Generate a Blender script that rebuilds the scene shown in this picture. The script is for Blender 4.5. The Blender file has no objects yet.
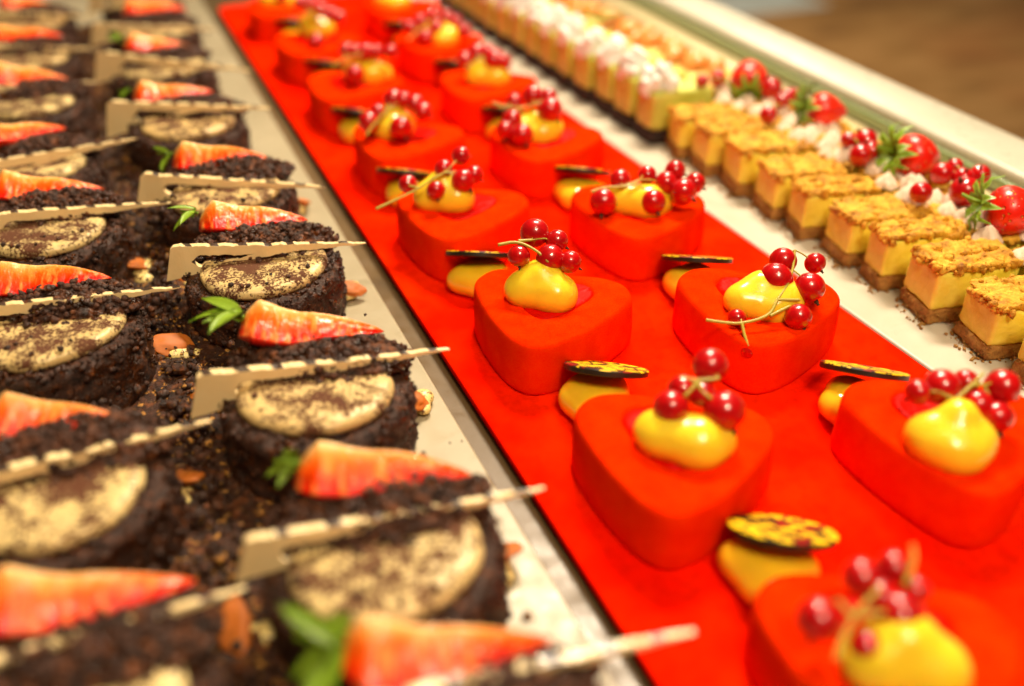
import bpy, bmesh, math, random
from mathutils import Vector, Matrix, noise, Euler
R = math.radians
rnd = random.Random(7)
C = bpy.context.scene.collection
S = 0.01                                   # every length below is in centimetres

# ------------------------------------------------------------------ helpers
def link(name, me, mats, parent=None, loc=(0, 0, 0), rot=(0, 0, 0), smooth=True, scale=1.0):
    o = bpy.data.objects.new(name, me)
    if mats is not None and len(me.materials) == 0:
        for m in (mats if isinstance(mats, (list, tuple)) else [mats]):
            me.materials.append(m)
    if smooth:
        me.polygons.foreach_set('use_smooth', [True] * len(me.polygons))
    C.objects.link(o)
    o.parent = parent
    o.location = [c * S for c in loc]
    o.rotation_euler = rot
    if scale != 1.0:
        o.scale = (scale,) * 3 if not isinstance(scale, (tuple, list)) else scale
    return o

def tomesh(bm, name):
    me = bpy.data.meshes.new(name)
    bmesh.ops.recalc_face_normals(bm, faces=bm.faces)
    bm.transform(Matrix.Scale(S, 4))
    bm.to_mesh(me)
    bm.free()
    return me

def thing(name, label, cat, loc=(0, 0, 0), rot=(0, 0, 0), group=None):
    o = bpy.data.objects.new(name, None)
    C.objects.link(o)
    o.empty_display_size = 0.01
    o.location = [c * S for c in loc]
    o.rotation_euler = rot
    return tag(o, label, cat, group)

def tag(o, label, cat, group=None):
    o['label'] = label
    o['category'] = cat
    if group:
        o['group'] = group
    return o

def struct(o):
    o['kind'] = 'structure'
    return o

def fbm(v, octs=3):
    s, a, f = 0.0, 1.0, 1.0
    for _ in range(octs):
        s += a * noise.noise(v * f)
        a *= 0.5
        f *= 2.1
    return s

def _ico():
    b = bmesh.new()
    bmesh.ops.create_icosphere(b, subdivisions=1, radius=1)
    v = [x.co.copy() for x in b.verts]
    f = [[x.index for x in q.verts] for q in b.faces]
    b.free()
    return v, f
ICO = _ico()
OCT = ([Vector(c) for c in ((1, 1, 1), (-1, 1, 1), (-1, -1, 1), (1, -1, 1), (1, 1, -1), (-1, 1, -1), (-1, -1, -1), (1, -1, -1))],
       [(0, 1, 2, 3), (4, 7, 6, 5), (0, 4, 5, 1), (1, 5, 6, 2), (2, 6, 7, 3), (3, 7, 4, 0)])
def add_crumbs(bm, pts, smin, smax, mat=0, r=rnd):
    """irregular little lumps"""
    for p in pts:
        s = smin + (smax - smin) * r.random() ** 2.2
        V, F = ICO if s > .26 else OCT
        k = s * (.5 if s > .26 else .3)
        m = Euler((r.random() * 6, r.random() * 6, r.random() * 6)).to_matrix()
        vs = [bm.verts.new(p + m @ Vector((c.x * k * r.uniform(.45, 1.3), c.y * k * r.uniform(.45, 1.3), c.z * k * r.uniform(.45, 1.2)))) for c in V]
        for f in F:
            bm.faces.new([vs[j] for j in f])

def rings(bm, ringlist, cap0=True, cap1=True, closed=True):
    """skin a list of equally long vertex rings"""
    vr = [[bm.verts.new(p) for p in ring] for ring in ringlist]
    n = len(vr[0])
    for a, b in zip(vr, vr[1:]):
        for i in range(n if closed else n - 1):
            j = (i + 1) % n
            bm.faces.new((a[i], a[j], b[j], b[i]))
    def cap(ring):
        c = Vector((0, 0, 0))
        for v in ring:
            c += v.co
        cv = bm.verts.new(c / n)
        for i in range(n):
            bm.faces.new((ring[i], ring[(i + 1) % n], cv))
    if cap0:
        cap(vr[0])
    if cap1:
        cap(vr[-1])
    return vr

def tube(bm, pts, r0, r1=None, seg=8, mat=0):
    pts = [Vector(p) for p in pts]
    r1 = r0 if r1 is None else r1
    # smooth the polyline
    for _ in range(2):
        q = [pts[0]]
        for a, b in zip(pts, pts[1:]):
            q += [a.lerp(b, .25), a.lerp(b, .75)]
        q.append(pts[-1])
        pts = q
    rl = []
    for i, p in enumerate(pts):
        d = (pts[min(i + 1, len(pts) - 1)] - pts[max(i - 1, 0)]).normalized()
        a = d.orthogonal().normalized() if i == 0 else (a - d * a.dot(d)).normalized()
        b = d.cross(a)
        t = i / (len(pts) - 1)
        r = r0 + (r1 - r0) * t
        rl.append([p + (a * math.cos(2 * math.pi * k / seg) + b * math.sin(2 * math.pi * k / seg)) * r for k in range(seg)])
    n0 = len(bm.faces)
    rings(bm, rl)
    if mat:
        bm.faces.ensure_lookup_table()
        for f in bm.faces[n0:]:
            f.material_index = mat

def closed_spline(pts, per):
    out = []
    n = len(pts)
    for i in range(n):
        p0, p1, p2, p3 = (Vector(pts[(i + k - 1) % n]) for k in range(4))
        for k in range(per):
            t = k / per
            out.append(0.5 * ((2 * p1) + (p2 - p0) * t + (2 * p0 - 5 * p1 + 4 * p2 - p3) * t * t + (3 * p1 - p0 - 3 * p2 + p3) * t ** 3))
    return out

# ------------------------------------------------------------------ materials
class N:
    def __init__(s, name):
        s.m = bpy.data.materials.new(name)
        s.m.use_nodes = True
        s.t = s.m.node_tree
        s.b = s.t.nodes['Principled BSDF']
        s.co = None
    def n(s, typ, **kw):
        nd = s.t.nodes.new(typ)
        for k, v in kw.items():
            if k in nd.inputs.keys():
                nd.inputs[k].default_value = v
            else:
                setattr(nd, k, v)
        return nd
    def l(s, a, b):
        s.t.links.new(a, b)
    def coords(s, stretch=(1, 1, 1), rot=(0, 0, 0), jitter=True):
        tc = s.n('ShaderNodeTexCoord')
        mp = s.n('ShaderNodeMapping')
        mp.inputs['Scale'].default_value = [100 * k for k in stretch]
        mp.inputs['Rotation'].default_value = rot
        s.l(tc.outputs['Object'], mp.inputs['Vector'])
        if jitter:
            oi = s.n('ShaderNodeObjectInfo')
            ad = s.n('ShaderNodeVectorMath', operation='ADD')
            mu = s.n('ShaderNodeMath', operation='MULTIPLY')
            mu.inputs[1].default_value = 37
            s.l(oi.outputs['Random'], mu.inputs[0])
            s.l(mp.outputs[0], ad.inputs[0])
            s.l(mu.outputs[0], ad.inputs[1])
            return ad.outputs[0]
        return mp.outputs[0]
    def noise(s, scale, detail=3, rough=.55, vec=None, dist=0):
        nd = s.n('ShaderNodeTexNoise')
        nd.inputs['Scale'].default_value = scale
        nd.inputs['Detail'].default_value = detail
        nd.inputs['Roughness'].default_value = rough
        nd.inputs['Distortion'].default_value = dist
        if vec is None:
            if s.co is None:
                s.co = s.coords()
            vec = s.co
        s.l(vec, nd.inputs['Vector'])
        return nd.outputs['Fac']
    def ramp(s, fac, stops, interp='LINEAR'):
        r = s.n('ShaderNodeValToRGB')
        r.color_ramp.interpolation = interp
        e = r.color_ramp.elements
        while len(e) < len(stops):
            e.new(0.5)
        for el, (p, c) in zip(e, stops):
            el.position = p
            el.color = (c[0], c[1], c[2], 1) if isinstance(c, (tuple, list)) else (c, c, c, 1)
        s.l(fac, r.inputs[0])
        return r.outputs[0]
    def mix(s, fac, a, b, mode='MIX'):
        m = s.n('ShaderNodeMix', data_type='RGBA', blend_type=mode)
        for sock, val in ((m.inputs[0], fac), (m.inputs[6], a), (m.inputs[7], b)):
            if isinstance(val, bpy.types.NodeSocket):
                s.l(val, sock)
            elif sock == m.inputs[0]:
                sock.default_value = val
            else:
                sock.default_value = (val[0], val[1], val[2], 1)
        return m.outputs[2]
    def math(s, op, a, b=0.5):
        m = s.n('ShaderNodeMath', operation=op)
        for k, val in enumerate((a, b)):
            if isinstance(val, bpy.types.NodeSocket):
                s.l(val, m.inputs[k])
            else:
                m.inputs[k].default_value = val
        return m.outputs[0]
    def bump(s, h, dist, strength=1.0):
        b = s.n('ShaderNodeBump')
        b.inputs['Distance'].default_value = dist * S
        b.inputs['Strength'].default_value = strength
        s.l(h, b.inputs['Height'])
        s.l(b.outputs[0], s.b.inputs['Normal'])
    def base(s, c):
        if isinstance(c, bpy.types.NodeSocket):
            s.l(c, s.b.inputs['Base Color'])
        else:
            s.b.inputs['Base Color'].default_value = (*c, 1)
    def set(s, **kw):
        for k, v in kw.items():
            s.b.inputs[k.replace('_', ' ')].default_value = v
    def sss(s, w, rad, scale):
        s.b.inputs['Subsurface Weight'].default_value = w
        s.b.inputs['Subsurface Radius'].default_value = rad
        s.b.inputs['Subsurface Scale'].default_value = scale * S

M = {}
def velvet(name, col, col2):
    m = N(name)
    n1 = m.noise(1.1, 3)
    c = m.mix(m.ramp(n1, [(.35, 0), (.7, 1)]), col, col2)
    g = m.noise(26, 2, .7)
    c = m.mix(m.ramp(g, [(.40, 0), (.62, .34)]), c, (.95, .10, .002))
    m.base(c)
    m.set(Roughness=.6, Specular_IOR_Level=0.0)
    m.bump(m.math('ADD', m.noise(26, 2, .7), m.math('MULTIPLY', n1, 1.2)), .05, .8)
    return m.m
M['velvet'] = velvet('red_velvet_spray', (.88, .006, .0003), (.95, .022, .0004))

def tray_mat():
    m = N('red_tray_surface')
    n1 = m.noise(.16, 4, .6)
    n2 = m.noise(2.2, 4, .6)
    c = m.mix(m.ramp(n1, [(.35, 0), (.65, 1)]), (.82, .006, .0003), (.90, .022, .0005))
    c = m.mix(m.ramp(n2, [(.45, 0), (.72, .55)]), c, (.60, .004, .0005))
    c = m.mix(m.ramp(m.noise(9, 2), [(.68, 0), (.76, .6)]), c, (.45, .006, .002))
    m.base(c)
    m.set(Roughness=.55, Specular_IOR_Level=0.0)
    m.bump(m.noise(14, 3), .02, .5)
    return m.m
M['tray'] = tray_mat()

def gloss(name, col, rough=.12, coat=.5, sss=0, rad=(1, .3, .1), sc=.3, ns=None, amp=.03, trans=0):
    m = N(name)
    if ns:
        f = m.noise(ns, 3)
        m.base(m.mix(m.ramp(f, [(.3, 0), (.7, 1)]), col, [k * .86 for k in col]))
        m.bump(f, amp, .6)
    else:
        m.base(col)
    m.set(Roughness=rough, Coat_Weight=coat, Coat_Roughness=.04)
    if sss:
        m.sss(sss, rad, sc)
    if trans:
        m.set(Transmission_Weight=trans, IOR=1.36)
    return m.m
M['jelly'] = gloss('red_jelly', (.70, .005, .0004), .4, 0, ns=2.2, amp=.12)
M['jelly'].node_tree.nodes['Principled BSDF'].inputs['Specular IOR Level'].default_value = .03
M['custard'] = gloss('yellow_custard', (1.0, .70, .03), .24, .22, sss=.6, rad=(1, .75, .12), sc=.7, ns=1.3, amp=.07)
M['mango'] = gloss('mango_gel', (.92, .56, .02), .07, .8, sss=.5, rad=(1, .6, .08), sc=.6, ns=.8, amp=.04)
M['leaf'] = gloss('green_leaf', (.26, .42, .02), .4, .1, sss=.2, rad=(.4, 1, .1), sc=.1, ns=5, amp=.05)
M['calyx'] = gloss('dried_calyx', (.07, .03, .01), .8, 0)
M['stem'] = gloss('currant_stem', (.46, .36, .03), .45, .1, ns=6, amp=.03)

def currant():
    m = N('redcurrant_skin')
    tc = m.n('ShaderNodeTexCoord')
    mp = m.n('ShaderNodeMapping')
    m.l(tc.outputs['Object'], mp.inputs['Vector'])
    # meridian veins: angle round the berry's own axis
    sx = m.n('ShaderNodeSeparateXYZ')
    m.l(mp.outputs[0], sx.inputs[0])
    ang = m.math('ARCTAN2', sx.outputs[0], sx.outputs[1])
    w = m.math('SINE', m.math('MULTIPLY', ang, 12.0), 0)
    w = m.math('POWER', m.math('MAXIMUM', w, 0.0), 6.0)
    c = m.mix(m.math('MULTIPLY', w, .3), (.52, .0006, .002), (.85, .014, .004))
    c = m.mix(m.ramp(m.noise(1.1, 2), [(.4, 0), (.65, .7)]), c, (.36, .001, .004))
    m.base(c)
    m.set(Roughness=.3, Specular_IOR_Level=.3, Coat_Weight=1, Coat_Roughness=.0, Coat_IOR=1.48)
    m.sss(.2, (1, .03, .015), .3)
    return m.m
M['currant'] = currant()

def sponge():
    m = N('chocolate_sponge')
    f = m.noise(3.2, 5, .65)
    g = m.noise(11, 3, .6)
    c = m.ramp(f, [(.3, (.007, .0016, .0005)), (.55, (.05, .0125, .002)), (.72, (.20, .055, .009))])
    m.base(c)
    m.set(Roughness=.62)
    m.l(m.ramp(m.noise(1.6, 2), [(.4, .7), (.65, .22)]), m.b.inputs['Roughness'])
    m.bump(m.math('ADD', f, m.math('MULTIPLY', g, .6)), .16, .9)
    return m.m
M['sponge'] = sponge()
def crumb():
    m = N('chocolate_crumb')
    m.base(m.ramp(m.noise(2.6, 3), [(.3, (.009, .0022, .0006)), (.55, (.065, .017, .0035)), (.75, (.26, .075, .015))]))
    m.l(m.ramp(m.noise(1.0, 2), [(.45, .7), (.62, .18)]), m.b.inputs['Roughness'])
    m.bump(m.noise(7, 4, .7), .12, .9)
    return m.m
M['crumb'] = crumb()
def channel():
    m = N('chocolate_crumbs_with_golden_bits')
    c = m.ramp(m.noise(2.2, 4), [(.3, (.007, .0018, .0005)), (.55, (.05, .0125, .002)), (.70, (.20, .055, .009))])
    c = m.mix(m.ramp(m.noise(2.9, 3, .6), [(.60, 0), (.66, .9)]), c, (.62, .28, .04))
    m.base(c)
    m.set(Roughness=.4)
    m.bump(m.noise(7, 4, .7), .14, 1)
    return m.m
M['channel'] = channel()

def cream_cocoa():
    m = N('cream_dusted_with_cocoa')
    tc = m.n('ShaderNodeTexCoord')
    ln = m.n('ShaderNodeVectorMath', operation='LENGTH')
    mp = m.n('ShaderNodeMapping')
    mp.inputs['Scale'].default_value = (100, 100, 0)
    m.l(tc.outputs['Object'], mp.inputs['Vector'])
    m.l(mp.outputs[0], ln.inputs[0])
    rad = m.math('MULTIPLY', ln.outputs['Value'], 1 / 2.95)
    band = m.ramp(m.math('ADD', rad, m.math('MULTIPLY', m.math('SUBTRACT', m.noise(.7, 2), .5), .9)),
                  [(.30, .09), (.62, .085), (.80, .03), (.93, .015), (1, -.18)])
    # band raises the chance of cocoa toward the middle
    speck = m.math('ADD', m.noise(7.5, 4, .7), m.math('MULTIPLY', m.math('SUBTRACT', m.noise(1.1, 2), .5), .8))
    v = m.math('ADD', speck, band)
    mask = m.ramp(v, [(.49, 0), (.60, 1)])
    n = m.noise(2, 3)
    cream = m.mix(n, (.88, .74, .36), (.68, .48, .18))
    oi = m.n('ShaderNodeObjectInfo')
    cream = m.mix(m.math('MULTIPLY', oi.outputs['Random'], .6), cream, (.52, .27, .07))
    m.base(m.mix(mask, cream, (.10, .030, .008)))
    m.l(m.ramp(mask, [(0, .38), (1, .9)]), m.b.inputs['Roughness'])
    m.bump(m.math('ADD', m.math('MULTIPLY', mask, .5), n), .08, .7)
    return m.m
M['cream_cocoa'] = cream_cocoa()
def cream_specked():
    m = N('cream_with_specks')
    mask = m.ramp(m.math('ADD', m.noise(5, 3, .7), m.math('MULTIPLY', m.noise(.9, 2), .3)), [(.68, 0), (.73, 1)])
    m.base(m.mix(mask, (.86, .66, .24), (.12, .035, .01)))
    m.set(Roughness=.4)
    m.bump(m.noise(2, 3), .06, .6)
    return m.m
M['cream_speck'] = cream_specked()

def choc_white(striped):
    m = N('striped_white_chocolate' if striped else 'white_chocolate')
    n = m.noise(1.2, 3)
    base = m.mix(n, (.95, .74, .40), (.88, .62, .28))
    if striped:
        base = m.mix(n, (.90, .72, .40), (.82, .60, .28))
        vec = m.coords((1, 1, 1), (0, 0, R(-24)), True)
        w = m.n('ShaderNodeTexWave', wave_type='BANDS', bands_direction='X')
        w.inputs['Scale'].default_value = .27
        w.inputs['Distortion'].default_value = 3.4
        w.inputs['Detail'].default_value = 2
        w.inputs['Detail Scale'].default_value = 1.4
        m.l(vec, w.inputs['Vector'])
        base = m.mix(m.ramp(w.outputs['Fac'], [(.72, 0), (.79, 1)]), base, (.045, .025, .014))
    m.base(base)
    m.set(Roughness=.38, Coat_Weight=.15)
    m.bump(m.noise(7, 3), .02, .5)
    return m.m
M['wc'] = choc_white(False)
M['wcs'] = choc_white(True)

def strawberry_cut():
    m = N('strawberry_flesh')
    uv = m.n('ShaderNodeUVMap')
    sp = m.n('ShaderNodeSeparateXYZ')
    m.l(uv.outputs[0], sp.inputs[0])
    cb = m.n('ShaderNodeCombineXYZ')
    m.l(m.math('MULTIPLY', sp.outputs[0], 26.0), cb.inputs[0])
    m.l(m.math('MULTIPLY', sp.outputs[1], 1.6), cb.inputs[1])
    oi = m.n('ShaderNodeObjectInfo')
    m.l(m.math('MULTIPLY', oi.outputs['Random'], 20), cb.inputs[2])
    st = m.noise(1.0, 2, .5, vec=cb.outputs[0])
    big = m.noise(1.0, 3, .5)
    v = m.math('ADD', sp.outputs[1], m.math('MULTIPLY', m.math('SUBTRACT', big, .5), .35))
    # the pointed end is redder
    v = m.math('ADD', v, m.math('MULTIPLY', m.math('POWER', sp.outputs[0], 3.0), .35))
    c = m.ramp(v, [(.0, (.97, .60, .24)), (.16, (.96, .32, .05)), (.36, (.95, .13, .006)), (.7, (.92, .042, .0015)), (.92, (.82, .008, .0008))])
    c = m.mix(m.ramp(st, [(.50, 0), (.66, .5)]), c, (1.0, .42, .08))
    m.base(c)
    m.set(Roughness=.22, Coat_Weight=.2, Coat_Roughness=.05, Specular_IOR_Level=.3)
    m.sss(.12, (1, .25, .1), .2)
    m.bump(m.math('ADD', st, m.noise(5, 3)), .07, .8)
    return m.m
M['flesh'] = strawberry_cut()
def strawberry_skin():
    m = N('strawberry_skin')
    vo = m.n('ShaderNodeTexVoronoi')
    vo.inputs['Scale'].default_value = 3.4
    m.l(m.coords(), vo.inputs['Vector'])
    d = vo.outputs['Distance']
    c = m.mix(m.ramp(d, [(.12, 1), (.2, 0)]), (.85, .012, .001), (.90, .42, .03))
    m.base(c)
    m.set(Roughness=.35, Coat_Weight=.3, Coat_Roughness=.2)
    m.bump(m.ramp(d, [(.1, 0), (.35, 1)]), .12, 1)
    return m.m
M['skin'] = strawberry_skin()

def disc_pattern():
    m = N('patterned_chocolate')
    vo = m.n('ShaderNodeTexVoronoi', feature='DISTANCE_TO_EDGE')
    vc = m.n('ShaderNodeTexVoronoi')
    co = m.coords()
    for v in (vo, vc):
        v.inputs['Scale'].default_value = 1.9
        m.l(co, v.inputs['Vector'])
    sp = m.n('ShaderNodeSeparateColor')
    m.l(vc.outputs['Color'], sp.inputs[0])
    cell = m.ramp(sp.outputs[0], [(0, (1.0, .66, .01)), (.62, (.30, .006, .004)), (.74, (.016, .012, .006)), (.82, (1.0, .62, .01))], 'CONSTANT')
    m.base(m.mix(m.ramp(vo.outputs['Distance'], [(.07, 0), (.10, 1)]), (.014, .012, .006), cell))
    m.set(Roughness=.45, Specular_IOR_Level=.25)
    return m.m
M['pattern'] = disc_pattern()
M['darkchoc'] = gloss('dark_chocolate', (.018, .014, .007), .38, .2, ns=3)

def crumbly(name, a, b, c, sc=3.0, bump=.18, rough=.75):
    m = N(name)
    f = m.noise(sc, 5, .68)
    m.base(m.ramp(f, [(.28, a), (.5, b), (.72, c)]))
    m.set(Roughness=rough)
    m.bump(m.math('ADD', f, m.math('MULTIPLY', m.noise(sc * 4, 3), .5)), bump, .9)
    return m.m
M['crumble'] = crumbly('golden_crumble', (.26, .08, .006), (.66, .32, .014), (.88, .54, .05), 1.15, .2)
M['biscuit'] = crumbly('brown_biscuit', (.20, .08, .012), (.42, .20, .035), (.58, .32, .07), 2.6)
M['filling'] = crumbly('yellow_cheesecake', (.70, .55, .035), (.80, .66, .07), (.86, .74, .12), 1.1, .05, .5)
M['pale_filling'] = crumbly('pale_yellow_mousse', (.46, .48, .05), (.56, .58, .09), (.66, .68, .16), 1.0, .05, .5)
M['caramel'] = gloss('orange_caramel', (.50, .13, .008), .6, .0, sss=.2, rad=(1, .4, .1), sc=.2, ns=1.4, amp=.05)
M['meringue'] = crumbly('white_meringue', (.74, .78, .72), (.82, .88, .82), (.88, .93, .88), 1.4, .06, .5)
M['cream'] = crumbly('pink_tinted_cream', (.72, .50, .36), (.83, .66, .50), (.9, .78, .64), 1.4, .06, .45)
M['peach'] = gloss('peach_slice', (.88, .36, .09), .25, .5, sss=.2, ns=1.2, amp=.06)
M['pastry'] = crumbly('yellow_pastry', (.6, .36, .06), (.82, .58, .15), (.9, .70, .3), 1.6, .1)

def stone(name, a, b, sc=.12, rough=.35, vein=None):
    m = N(name)
    f = m.noise(sc, 6, .6, dist=.6)
    c = m.mix(m.ramp(f, [(.35, 0), (.65, 1)]), a, b)
    if vein:
        c = m.mix(m.ramp(m.noise(sc * 5, 5, .65, dist=1.5), [(.60, 0), (.72, .45)]), c, vein)
    m.base(c)
    m.set(Roughness=rough)
    m.l(m.ramp(m.noise(1.2, 4), [(.3, rough * .8), (.7, rough * 1.4)]), m.b.inputs['Roughness'])
    m.bump(m.noise(6, 3), .01, .4)
    return m.m
M['slab'] = stone('beige_marble', (.35, .295, .19), (.42, .36, .24), vein=(.28, .23, .14))
M['plate'] = stone('white_marble', (.50, .46, .36), (.58, .54, .44), vein=(.44, .40, .29))
M['counter'] = stone('shade_darkened_counter', (.11, .07, .03), (.15, .095, .042))  # brown darkened to carry the shade in the gap beside the red tray
M['trough'] = stone('display_case_floor_metal', (.36, .28, .13), (.46, .37, .19), rough=.3)
M['rail'] = stone('cream_painted_rail', (.48, .45, .35), (.54, .50, .40), rough=.3)
def floor_mat():
    m = N('brown_wooden_floor')
    vec = m.coords((.01, .01, .01), jitter=False)
    sp = m.n('ShaderNodeSeparateXYZ'); m.l(vec, sp.inputs[0])
    st = m.n('ShaderNodeMapping'); st.inputs['Scale'].default_value = (1.0, 3.2, 1); st.inputs['Rotation'].default_value = (0, 0, R(35)); m.l(vec, st.inputs['Vector'])
    f = m.noise(1.5, 5, .6, vec=st.outputs[0])
    c = m.ramp(f, [(.3, (.22, .11, .04)), (.5, (.42, .23, .08)), (.7, (.62, .36, .15))])
    big = m.noise(1.1, 2, .5, vec=vec)
    c = m.mix(m.ramp(big, [(.5, 0), (.75, .5)]), c, (.50, .20, .07))
    m.base(c)
    m.set(Roughness=.35)
    return m.m
M['floor'] = floor_mat()
M['rug'] = crumbly('blue_grey_mat', (.40, .46, .46), (.50, .58, .60), (.6, .66, .66), .2)
# ------------------------------------------------------------------ setting
def box(name, x0, x1, y0, y1, z0, z1, mat, bev=.15, seg=3, rotz=0, round_v=0, sub=0):
    bm = bmesh.new()
    cx, cy = (x0 + x1) / 2, (y0 + y1) / 2
    bmesh.ops.create_cube(bm, size=1)
    for v in bm.verts:
        v.co = Vector((v.co.x * (x1 - x0), v.co.y * (y1 - y0), v.co.z * (z1 - z0)))
    if round_v:
        ed = [e for e in bm.edges if abs(e.verts[0].co.z - e.verts[1].co.z) > .01]
        bmesh.ops.bevel(bm, geom=ed, offset=round_v, segments=8, affect='EDGES', profile=.5)
        zt = (z1 - z0) / 2
        ed = [e for e in bm.edges if all(v.co.z > zt - .001 for v in e.verts) and len(e.link_faces) == 2]
        bmesh.ops.bevel(bm, geom=ed, offset=min(bev, .8 * (z1 - z0)), segments=seg, affect='EDGES', profile=.5)
    elif bev:
        bmesh.ops.bevel(bm, geom=list(bm.edges), offset=bev, segments=seg, affect='EDGES', profile=.5)
    o = link(name, tomesh(bm, name), mat, None, (cx, cy, (z0 + z1) / 2), (0, 0, rotz))
    md = o.modifiers.new('wn', 'WEIGHTED_NORMAL')
    md.keep_sharp = True
    return o

struct(box('floor', -500, 700, -200, 900, -92, -90, M['floor'], 0))
struct(box('counter', -60, 53.5, -30, 150, -6, -.75, M['counter'], .1))
tag(box('marble_slab', -34, 10.2, -25, 135, -.72, -.02, M['slab'], .12),
    'long beige marble slab under the two rows of chocolate cakes', 'serving slab')
tag(box('red_tray', 11.4, 32.25, -12, 111, -.35, 0, M['tray'], .1, 3, round_v=1.2),
    'long bright red tray carrying the heart-shaped cakes', 'tray')
tag(box('white_serving_plate', 32.45, 47.6, -12, 135, -.6, -.06, M['plate'], .15),
    'long white marble plate under the yellow crumble squares', 'serving plate')
struct(box('display_case_floor', 47.9, 58, -12, 150, -.7, -.3, M['trough'], .1))
rail = thing('display_case_rail', 'cream white rail with a green glass strip, edging the display case', 'display rail', (51.6, 60, 2.5), (0, 0, R(-3.8)))
def railpart(name, x0, x1, z0, z1, mat, bev):
    bm = bmesh.new()
    bmesh.ops.create_cube(bm, size=1)
    for v in bm.verts:
        v.co = Vector(((x0 + x1) / 2 + v.co.x * (x1 - x0), v.co.y * 200, (z0 + z1) / 2 + v.co.z * (z1 - z0)))
    bmesh.ops.bevel(bm, geom=list(bm.edges), offset=bev, segments=3, affect='EDGES', profile=.5)
    return link(name, tomesh(bm, name), mat, rail)
railpart('top_bar', -1.3, 3.5, -.8, .6, M['rail'], .35)
M['gglass'] = gloss('green_edge_glass', (.26, .34, .17), .12, 1)
M['reflection_tan'] = gloss('tan_reflection_colour', (.62, .52, .28), .3, .3, ns=.4, amp=.01)  # pale tan of the reflection below the glass, put into the colour
railpart('glass_strip', -1.7, -1.35, -.9, -.1, M['gglass'], .08)
railpart('reflection_strip', -3.7, -1.75, -2.2, -1.0, M['reflection_tan'], .15)  # added strip standing in for the yellowish reflection under the rail
railpart('support', -1.1, 3.2, -20, -.85, M['trough'], .1)
tag(box('floor_mat', 215, 345, 385, 620, -89.9, -89.2, M['rug'], .2), 'blurred blue-grey mat on the wooden floor behind the case', 'mat')

# ------------------------------------------------------------------ heart cakes
HALF = [(0, -3.65), (1.0, -3.2), (2.05, -2.05), (3.05, -.55), (3.8, 1.0), (3.95, 2.1), (3.4, 3.1), (2.2, 3.5), (1.0, 3.45), (0, 3.3)]
def heart_outline(per=8):
    pts = HALF + [(-x, y) for x, y in HALF[-2:0:-1]]
    return closed_spline([(x, y, 0) for x, y in pts], per)
HO = heart_outline()
def heart_body():
    bm = bmesh.new()
    rl = []
    prof = [(.965, 0), (.99, .08), (1.0, .3), (1.0, 1.0), (.995, 1.7), (.988, 2.2), (.98, 2.42), (.966, 2.54), (.947, 2.62), (.92, 2.66),
            (.80, 2.67), (.62, 2.67), (.55, 2.66), (.53, 2.63), (.515, 2.58), (.505, 2.46), (.49, 2.40), (.4, 2.38), (.15, 2.38)]
    for s, z in prof:
        t = max(0, (.80 - s) / .8)
        ring = []
        for p in HO:
            q = Vector((p.x * s, p.y * s + .8 * min(1, t * 3.2), z))
            nn = noise.noise(Vector((p.x * .5, p.y * .5, z * .6)))
            q.x *= 1 + .008 * nn
            q.y *= 1 + .008 * nn
            ring.append(q)
        rl.append(ring)
    rings(bm, rl)
    return tomesh(bm, 'heart_body')
def heart_jelly(seed):
    bm = bmesh.new()
    rl = []
    for s, z in ((.512, 2.40), (.51, 2.5), (.50, 2.56), (.48, 2.59), (.42, 2.6), (.33, 2.6), (.2, 2.56), (.08, 2.56)):
        ring = []
        for p in HO:
            q = Vector((p.x * s, p.y * s + .8, z))
            if s < .49:
                q.z += .22 * max(0, fbm(Vector((q.x * .9 + seed * 7, q.y * .9, 0)), 3)) + .03
            ring.append(q)
        rl.append(ring)
    rings(bm, rl)
    return tomesh(bm, 'heart_jelly')
def dollop(seed, rx=1.55, ry=1.05, h=1.25, lobes=.18, peak=.25, fold=1.0):
    """a soft two-lobed blob of custard"""
    bm = bmesh.new()
    r = random.Random(seed)
    a1, a2, a3 = r.random() * 6, r.random() * 6, r.random() * 6
    rl = []
    nt, npz = 56, 18
    for i in range(npz):
        t = -.45 + (math.pi / 2 + .45 - .03) * i / (npz - 1)
        c, z = math.cos(t), math.sin(t)
        if t > 0:
            c, z = c ** .72, z ** .9
        ring = []
        for k in range(nt):
            ph = 2 * math.pi * k / nt
            w = 1 + lobes * math.cos(2 * ph) * (1 - .3 * z) + .07 * math.cos(3 * ph + a1) + .04 * math.cos(5 * ph + a2)
            zz = h * (.38 + .62 * max(-.38 / .62, z)) if z < 0 else h * (.38 + .62 * z)
            q = Vector((rx * c * w * math.cos(ph), ry * c * w * math.sin(ph), 0))
            fo = fold * .10 * math.sin(q.x * 2.6 + a3) * (0.4 + max(0, z)) + fold * .05 * noise.noise(Vector((q.x * 1.3, q.y * 1.3, seed)))
            q.z = max(0, zz) + fo * min(1, i / 6) + peak * max(0, z) ** 8
            ring.append(q)
        rl.append(ring)
    rings(bm, rl)
    return tomesh(bm, 'custard_dollop')
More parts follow.
